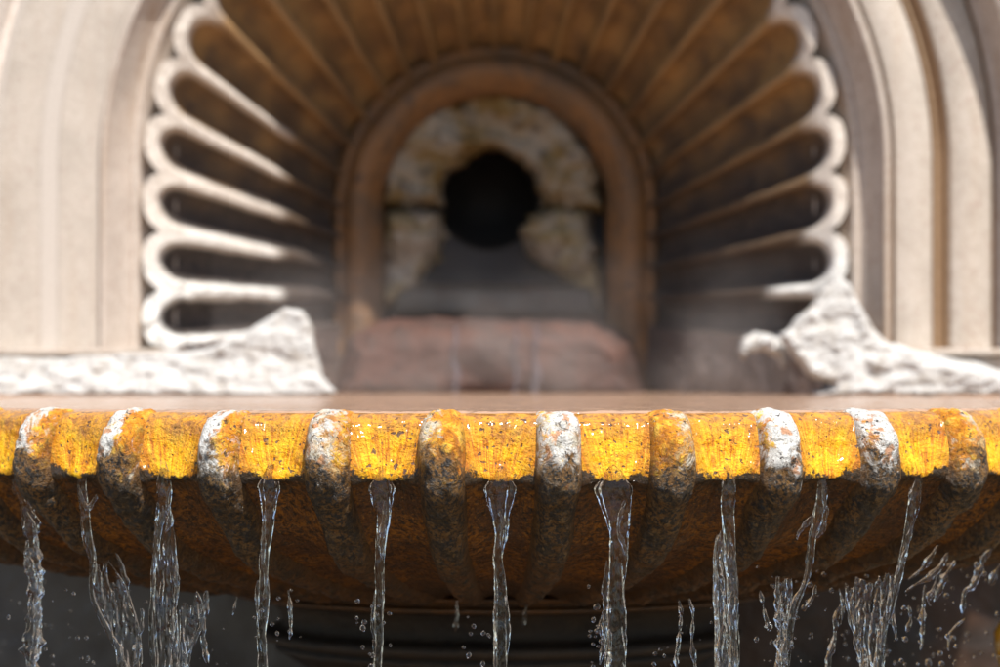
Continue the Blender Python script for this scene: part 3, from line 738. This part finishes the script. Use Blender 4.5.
stream(1, 'widest clear stream, first one right of the centre stream',
       [[(614, 464, 10), (614, 478, 32), (614, 489, 48), (615, 502, 40), (617, 520, 31), (618, 545, 24), (616, 580, 22), (616, 610, 23), (617, 640, 23), (617, 730, 25)],
        ([(625, 500, 2), (621, 514, 4), (619, 530, 3), (624, 546, 4), (626, 556, 1.5)], dict(yo=-0.016, bead=0.5)),
        ([(607, 560, 2), (605, 590, 5), (606, 620, 4), (608, 650, 5), (607, 720, 5)], dict(yo=-0.006, bead=0.6))])
stream(-2, 'narrow glassy stream with a bright loop, second one left of the centre stream',
       [[(272, 462, 6), (270, 476, 16), (270, 486, 26), (269, 500, 21), (268, 525, 14), (266, 550, 13), (264, 575, 12), (264, 610, 14), (263, 640, 12), (262, 730, 14)],
        ([(265, 512, 1.5), (264, 530, 3), (263, 560, 4), (266, 575, 3), (264, 600, 3)], dict(yo=-0.010, bead=0.5)),
        ([(258, 580, 1.2), (257, 590, 4), (258, 604, 3), (260, 620, 1.2)], dict(yo=-0.006, bead=0.4))])
stream(2, 'broad folded stream, second one right of the centre stream',
       [[(727, 464, 5), (728, 478, 11), (729, 494, 14), (728, 510, 12), (729, 530, 12), (730, 555, 11), (732, 590, 10), (734, 640, 9), (732, 730, 12)],
        ([(722, 530, 3), (718, 560, 8), (718, 590, 10), (721, 630, 13), (722, 730, 15)], dict(yo=0.004, flat=0.35, lob=0.5)),
        ([(717, 535, 1), (714, 560, 2.6), (715, 590, 2.6), (718, 640, 3), (717, 720, 3)], dict(yo=-0.004, bead=0.5))],
       [([(716, 535), (713, 570), (715, 620), (716, 720)], [(730, 530), (735, 570), (737, 620), (738, 720)], dict(th=0.0024, hole=0.8))])
stream(-3, 'stream splitting into a torn sheet, third one left of the centre stream',
       [[(163, 460, 4), (163, 474, 9), (164, 486, 13), (165, 500, 12), (160, 525, 7), (155, 555, 4.5), (153, 600, 4.5), (153, 640, 5), (158, 720, 5)],
        ([(170, 486, 2), (167, 505, 3.5), (171, 520, 5), (166, 532, 2)], dict(yo=-0.008, bead=0.5)),
        ([(176, 555, 2), (177, 575, 5), (176, 600, 3), (174, 640, 4), (176, 720, 4)], dict(yo=-0.004, bead=0.8)),
        ([(206, 590, 2), (203, 615, 3.5), (199, 632, 4), (189, 648, 4), (182, 668, 4), (178, 720, 4)], dict(bead=0.7))],
       [([(157, 500), (154, 560), (154, 620), (158, 720)], [(170, 500), (177, 560), (178, 620), (180, 720)], dict(th=0.0016, hole=0.7)),
        ([(178, 600), (180, 630), (178, 660), (176, 720)], [(196, 588), (203, 606), (194, 640), (180, 720)], dict(th=0.0014, hole=0.35))])
stream(-4, 'ragged stream fanning into a torn veil, fourth one left of the centre stream',
       [[(83, 475, 6), (82, 486, 9), (85, 510, 9), (89, 540, 9), (93, 560, 6), (92, 590, 5), (98, 612, 5), (112, 636, 6), (122, 660, 8), (130, 730, 9)],
        ([(79, 487, 2), (83, 500, 4), (88, 508, 5), (94, 500, 4), (97, 494, 1.5)], dict(yo=-0.008, bead=0.5)),
        ([(115, 553, 1.5), (123, 570, 4), (127, 590, 4), (132, 606, 2.5)], dict(bead=0.7)),
        ([(142, 608, 2), (141, 630, 4), (138, 655, 5), (133, 720, 5)], dict(bead=0.7))],
       [([(94, 556), (94, 590), (112, 634), (126, 720)], [(104, 552), (128, 592), (142, 640), (142, 720)], dict(th=0.0015, hole=0.35))])
stream(-5, 'frothy white stream at the left edge of the frame',
       [([(14, 478, 4), (18, 488, 6), (24, 505, 8), (30, 520, 10), (33, 545, 11), (35, 565, 12), (36, 585, 14), (33, 610, 11), (33, 640, 12), (28, 730, 14)], dict(bead=0.7, lob=0.6)),
        ([(28, 540, 2), (29, 560, 6), (34, 590, 7), (38, 610, 5), (36, 640, 5), (30, 720, 5)], dict(yo=-0.008, bead=0.9)),
        ([(26, 512, 2), (36, 530, 4), (38, 560, 5), (40, 590, 5), (36, 615, 3)], dict(yo=-0.004, bead=0.8))])
stream(3, 'broken looping stream, third one right of the centre stream',
       [[(821, 474, 5), (822, 484, 10), (821, 500, 12), (818, 520, 10), (813, 535, 7), (810, 556, 7), (807, 575, 6), (802, 590, 5), (795, 604, 8), (790, 625, 8), (786, 645, 12), (782, 670, 16), (780, 730, 16)],
        ([(814, 514, 2), (806, 524, 4), (799, 532, 3), (797, 540, 1.5)], dict(yo=-0.004, bead=0.7)),
        ([(823, 488, 2), (825, 510, 3.5), (823, 528, 5), (816, 538, 3)], dict(yo=-0.006, bead=0.6)),
        ([(778, 576, 2), (777, 600, 6), (781, 625, 9), (783, 650, 12), (776, 720, 12)], dict(bead=0.8, lob=0.6))],
       [([(778, 578), (777, 600), (780, 640), (774, 700)], [(790, 574), (792, 600), (786, 640), (792, 700)], dict(th=0.002, hole=0.5))])
stream(4, 'long slanting stream running into a spray curtain, fourth one right of the centre stream',
       [[(916, 472, 4), (918, 482, 7), (914, 500, 10), (910, 520, 8), (906, 540, 7), (901, 565, 7), (895, 585, 8), (890, 610, 9), (880, 640, 10), (874, 730, 12)],
        ([(911, 487, 2), (911, 496, 4), (914, 500, 2)], dict(yo=-0.005)),
        ([(911, 520, 2), (908, 540, 3.5), (903, 560, 4), (898, 575, 2)], dict(yo=-0.006, bead=0.7)),
        ([(846, 582, 2), (848, 610, 4), (855, 635, 5), (862, 665, 6), (866, 720, 6)], dict(bead=0.7))],
       [([(844, 580), (849, 615), (858, 650), (864, 720)], [(896, 568), (893, 600), (884, 640), (876, 720)], dict(th=0.0026, hole=0.75, nw=64))])

G2 = 'thin broken strands of water under the bowl'
def strand(ctrl, y, label, seed, group=G2, **kw):
    kw = {**dict(bead=0.95, lob=0.6, flat=0.7, nf=18), **kw}
    V, F = tube([(a, b, c_ * 0.78) for a, b, c_ in ctrl], y, seed, **kw)
    return tag(mobj('water_strand', V, F, M_WATER), label, 'water strand', group)
LBS = ['short slanting strand flung off the bowl edge, nearest the long slanting stream', 'longer twisted strand just below the first slanting one at the right', 'third slanting strand in the row under the right bowl edge', 'short twig like strand hanging under the start of the slanting row', 'longest kinked strand at the far right edge under the bowl', 'thick short strand cut by the right edge of the frame', 'small flat strand touching the bowl edge at the far right', 'upright beaded strand right of the spray curtain', 'low bent strand near the lower right corner', 'small strand close beside the right border of the spray curtain', 'short crooked strand between the spray curtain and the upright beaded strand', 'long wavy strand left of the spray curtain', 'small strand above the long wavy one, left of the spray curtain']
LB = 'thin broken strand of water flung through the spray beneath the right side of the bowl'
for i, (c, y) in enumerate([
    ([(938, 545, 3), (928, 560, 5), (918, 572, 4), (908, 580, 2)], -0.72), ([(948, 552, 3), (940, 566, 6), (930, 576, 6), (916, 584, 4), (905, 592, 2)], -0.72),
    ([(956, 560, 2), (948, 572, 5), (940, 588, 5), (934, 602, 3)], -0.70), ([(937, 574, 2), (932, 590, 4), (928, 600, 5), (930, 606, 2)], -0.72),
    ([(996, 544, 4), (986, 556, 8), (980, 570, 7), (972, 586, 6), (964, 592, 5), (962, 615, 4)], -0.66), ([(1008, 552, 4), (996, 570, 6), (990, 585, 4)], -0.66),
    ([(990, 546, 2), (978, 552, 4), (970, 554, 2)], -0.66), ([(924, 584, 2), (922, 610, 4), (922, 640, 5), (920, 650, 2)], -0.72),
    ([(966, 618, 2), (956, 626, 4), (948, 636, 5), (948, 650, 3)], -0.68), ([(893, 605, 2), (894, 625, 3), (896, 640, 2)], -0.76),
    ([(908, 605, 2), (910, 620, 4), (906, 632, 3)], -0.74), ([(842, 600, 2), (836, 620, 5), (834, 640, 5), (828, 660, 6), (824, 690, 5)], -0.80),
    ([(838, 588, 2), (842, 605, 4), (840, 625, 3)], -0.80)]):
    strand(c, y, LBS[i], 60 + i * 2.1)
for c, y, l, s in [
    ([(679, 600, 2), (681, 615, 4), (679, 635, 4), (676, 660, 5), (676, 668, 2)], -0.9, 'wavy thin water strand hanging between the widest stream and the broad folded one', 90),
    ([(689, 598, 2), (693, 615, 3), (692, 640, 3.5), (697, 690, 4)], -0.9, 'faint thin water strand just left of the broad folded stream', 94),
    ([(760, 590, 2), (763, 605, 5), (766, 618, 4), (769, 627, 7), (768, 631, 2)], -0.85, 'short blob tipped strand right of the broad folded stream', 98),
    ([(815, 584, 2), (813, 595, 5), (807, 605, 5), (804, 609, 2)], -0.82, 'short tilted strand beside the broken looping stream', 101),
    ([(457, 600, 2), (457, 615, 3), (456, 626, 5), (455, 632, 2)], -0.5, 'short drip with a round tip falling left of the centre stream', 104),
    ([(527, 602, 1.6), (526, 612, 3), (525, 620, 3), (525, 626, 1.5)], -0.5, 'tiny drip falling just right of the centre stream', 107),
    ([(237, 596, 1.5), (235, 608, 2.4), (233, 616, 1.2)], -0.8, 'tiny dotted strand left of the glassy looped stream', 110),
    ([(289, 590, 1.5), (290, 605, 3), (291, 625, 3.5), (289, 640, 2)], -0.86, 'thin dotted strand right of the glassy looped stream', 113),
    ([(208, 590, 2), (207, 610, 3.5), (203, 630, 4), (206, 650, 5), (208, 664, 4)], -0.86, 'beaded strand at the right side of the torn sheet', 116),
    ([(604, 610, 2), (600, 625, 3), (602, 645, 4), (600, 665, 3)], -0.96, 'beaded strand clinging to the left side of the widest stream', 119)]:
    strand(c, y, l, s, None)

# droplets: one of a few shapes, copied
def drop_mesh(name, seed, st):
    V = []; n, m = 14, 16
    for i in range(n + 1):
        ph = math.pi * i / n
        for j in range(m):
            a = 2 * math.pi * j / m; d = Vector((math.sin(ph) * math.cos(a), math.sin(ph) * math.sin(a), math.cos(ph) * st))
            d *= 1 + 0.14 * mn.noise(d * 1.3 + Vector((seed, 0, 0))); V.append(d)
    F = []
    for i in range(n):
        for j in range(m): F.append((i * m + j, (i + 1) * m + j, (i + 1) * m + (j + 1) % m, i * m + (j + 1) % m))
    me = bpy.data.meshes.new(name); me.from_pydata([tuple(v) for v in V], [], F); me.materials.append(M_DROP)
    me.polygons.foreach_set('use_smooth', [True] * len(me.polygons)); return me
DM = [drop_mesh('water_droplet', 1, 1.0), drop_mesh('water_droplet', 5, 1.25), drop_mesh('water_droplet', 9, 0.85)]
def drop(px, py, d, y, label, group):
    o = bpy.data.objects.new('water_droplet', rnd.choice(DM)); col.objects.link(o)
    o.location = (WX(px, y), y, WZ(py, y)); r = 0.5 * d / FPX * (y - CAMY); o.scale = (r, r, r)
    o.rotation_euler = (rnd.uniform(-.3, .3), rnd.uniform(-.3, .3), rnd.uniform(0, 6)); tag(o, label, 'water droplet', group)
clusters = [
    ('far left stream', 36, [(0, 560, 75, 665)], 34, (1.2, 5.0), (-1.0, 0.3)),
    ('torn veil and torn sheet at the left', 130, [(75, 590, 230, 667)], 34, (1.2, 4.5), (-0.9, -0.6)),
    ('glassy looped stream', 264, [(250, 590, 302, 667)], 14, (2, 5), (-1.0, -0.8)),
    ('thin twisted stream left of centre', 380, [(356, 590, 392, 667)], 16, (2.5, 6), (-1.02, -0.95)),
    ('centre stream', 500, [(440, 600, 515, 667)], 10, (2.5, 6), (-1.02, -0.95)),
    ('widest clear stream', 615, [(588, 585, 612, 667)], 22, (2.5, 7), (-1.02, -0.9)),
    ('broad folded stream', 727, [(650, 590, 756, 667)], 20, (1.2, 5), (-0.98, -0.8)),
    ('broken looping stream', 800, [(755, 560, 835, 667)], 38, (1.2, 6), (-0.9, -0.7)),
    ('spray curtain at the right', 890, [(840, 560, 970, 667)], 84, (1.2, 6.5), (-0.85, -0.4)),
    ('lower right corner', 980, [(930, 545, 1000, 660)], 34, (1.5, 7), (-0.7, -0.3)),
]
for nm, cxp, boxes, n, (d0, d1), (y0, y1) in clusters:
    for i in range(n):
        b = rnd.choice(boxes)
        drop(rnd.uniform(b[0], b[2]), b[1] + (b[3] - b[1]) * rnd.random() ** 0.7, d0 + (d1 - d0) * rnd.random() ** 1.8, rnd.uniform(y0, y1),
             'small clear droplet in mid air beside the ' + nm, 'droplets beside the ' + nm)
# spilled trickles down the apron
for px, wd in ((456, 4), (536, 5), (516, 3)):
    V, F = tube([(px - 1, 322, wd * 0.3), (px + 1, 340, wd), (px - 2, 356, wd * 0.6), (px + 1, 374, wd * 1.5), (px - 1, 388, wd), (px, 404, wd * 2.2)], 1.27, px * 0.1, flat=0.3, lob=0.5, nf=14)
    tag(mobj('water_trickle', V, F, M_FOAM), {456: 'left one of three pale trickles running down the apron', 536: 'right and widest of three pale trickles on the apron', 516: 'faint middle trickle running down the apron'}[px], 'water trickle', 'trickles on the apron')

# steam rising in the niche
V = []
me = None
t = NT('steam'); p = t.pos()
z = t.n('ShaderNodeSeparateXYZ', {0: p}).outputs[2]
den = t.math('MULTIPLY', t.rng(t.noise(p, 5.0, 3, 0.5, 0.5), 0.34, 0.74), t.rng(z, 0.34, 0.0))
vol = t.n('ShaderNodeVolumePrincipled', {'Color': (0.93, 0.89, 0.87, 1), 'Density': t.math('MULTIPLY', den, 1.15), 'Anisotropy': 0.2}).outputs[0]
t.out(None, vol)
st = boxm('steam', -0.55, 0.56, 0.95, 1.30, 0.004, 0.42, t.m, None, 0.02)
tag(st, 'thin pale steam drifting over the water inside the niche', 'steam', None, 'stuff')

# short drips falling from the right ledge into the basin
for i in range(15):
    px = 842 + i * 11.3 + rnd.uniform(-3, 3)
    o = bpy.data.objects.new('water_drip', DM[1]); col.objects.link(o); y = 0.79
    o.location = (WX(px, y), y, WZ(398.0 + rnd.uniform(-1, 1), y)); o.scale = (0.0022, 0.0022, rnd.uniform(0.004, 0.0075))
    tag(o, 'short bright drip in the row falling from the right ledge into the basin', 'water drip', 'drips under the right ledge')
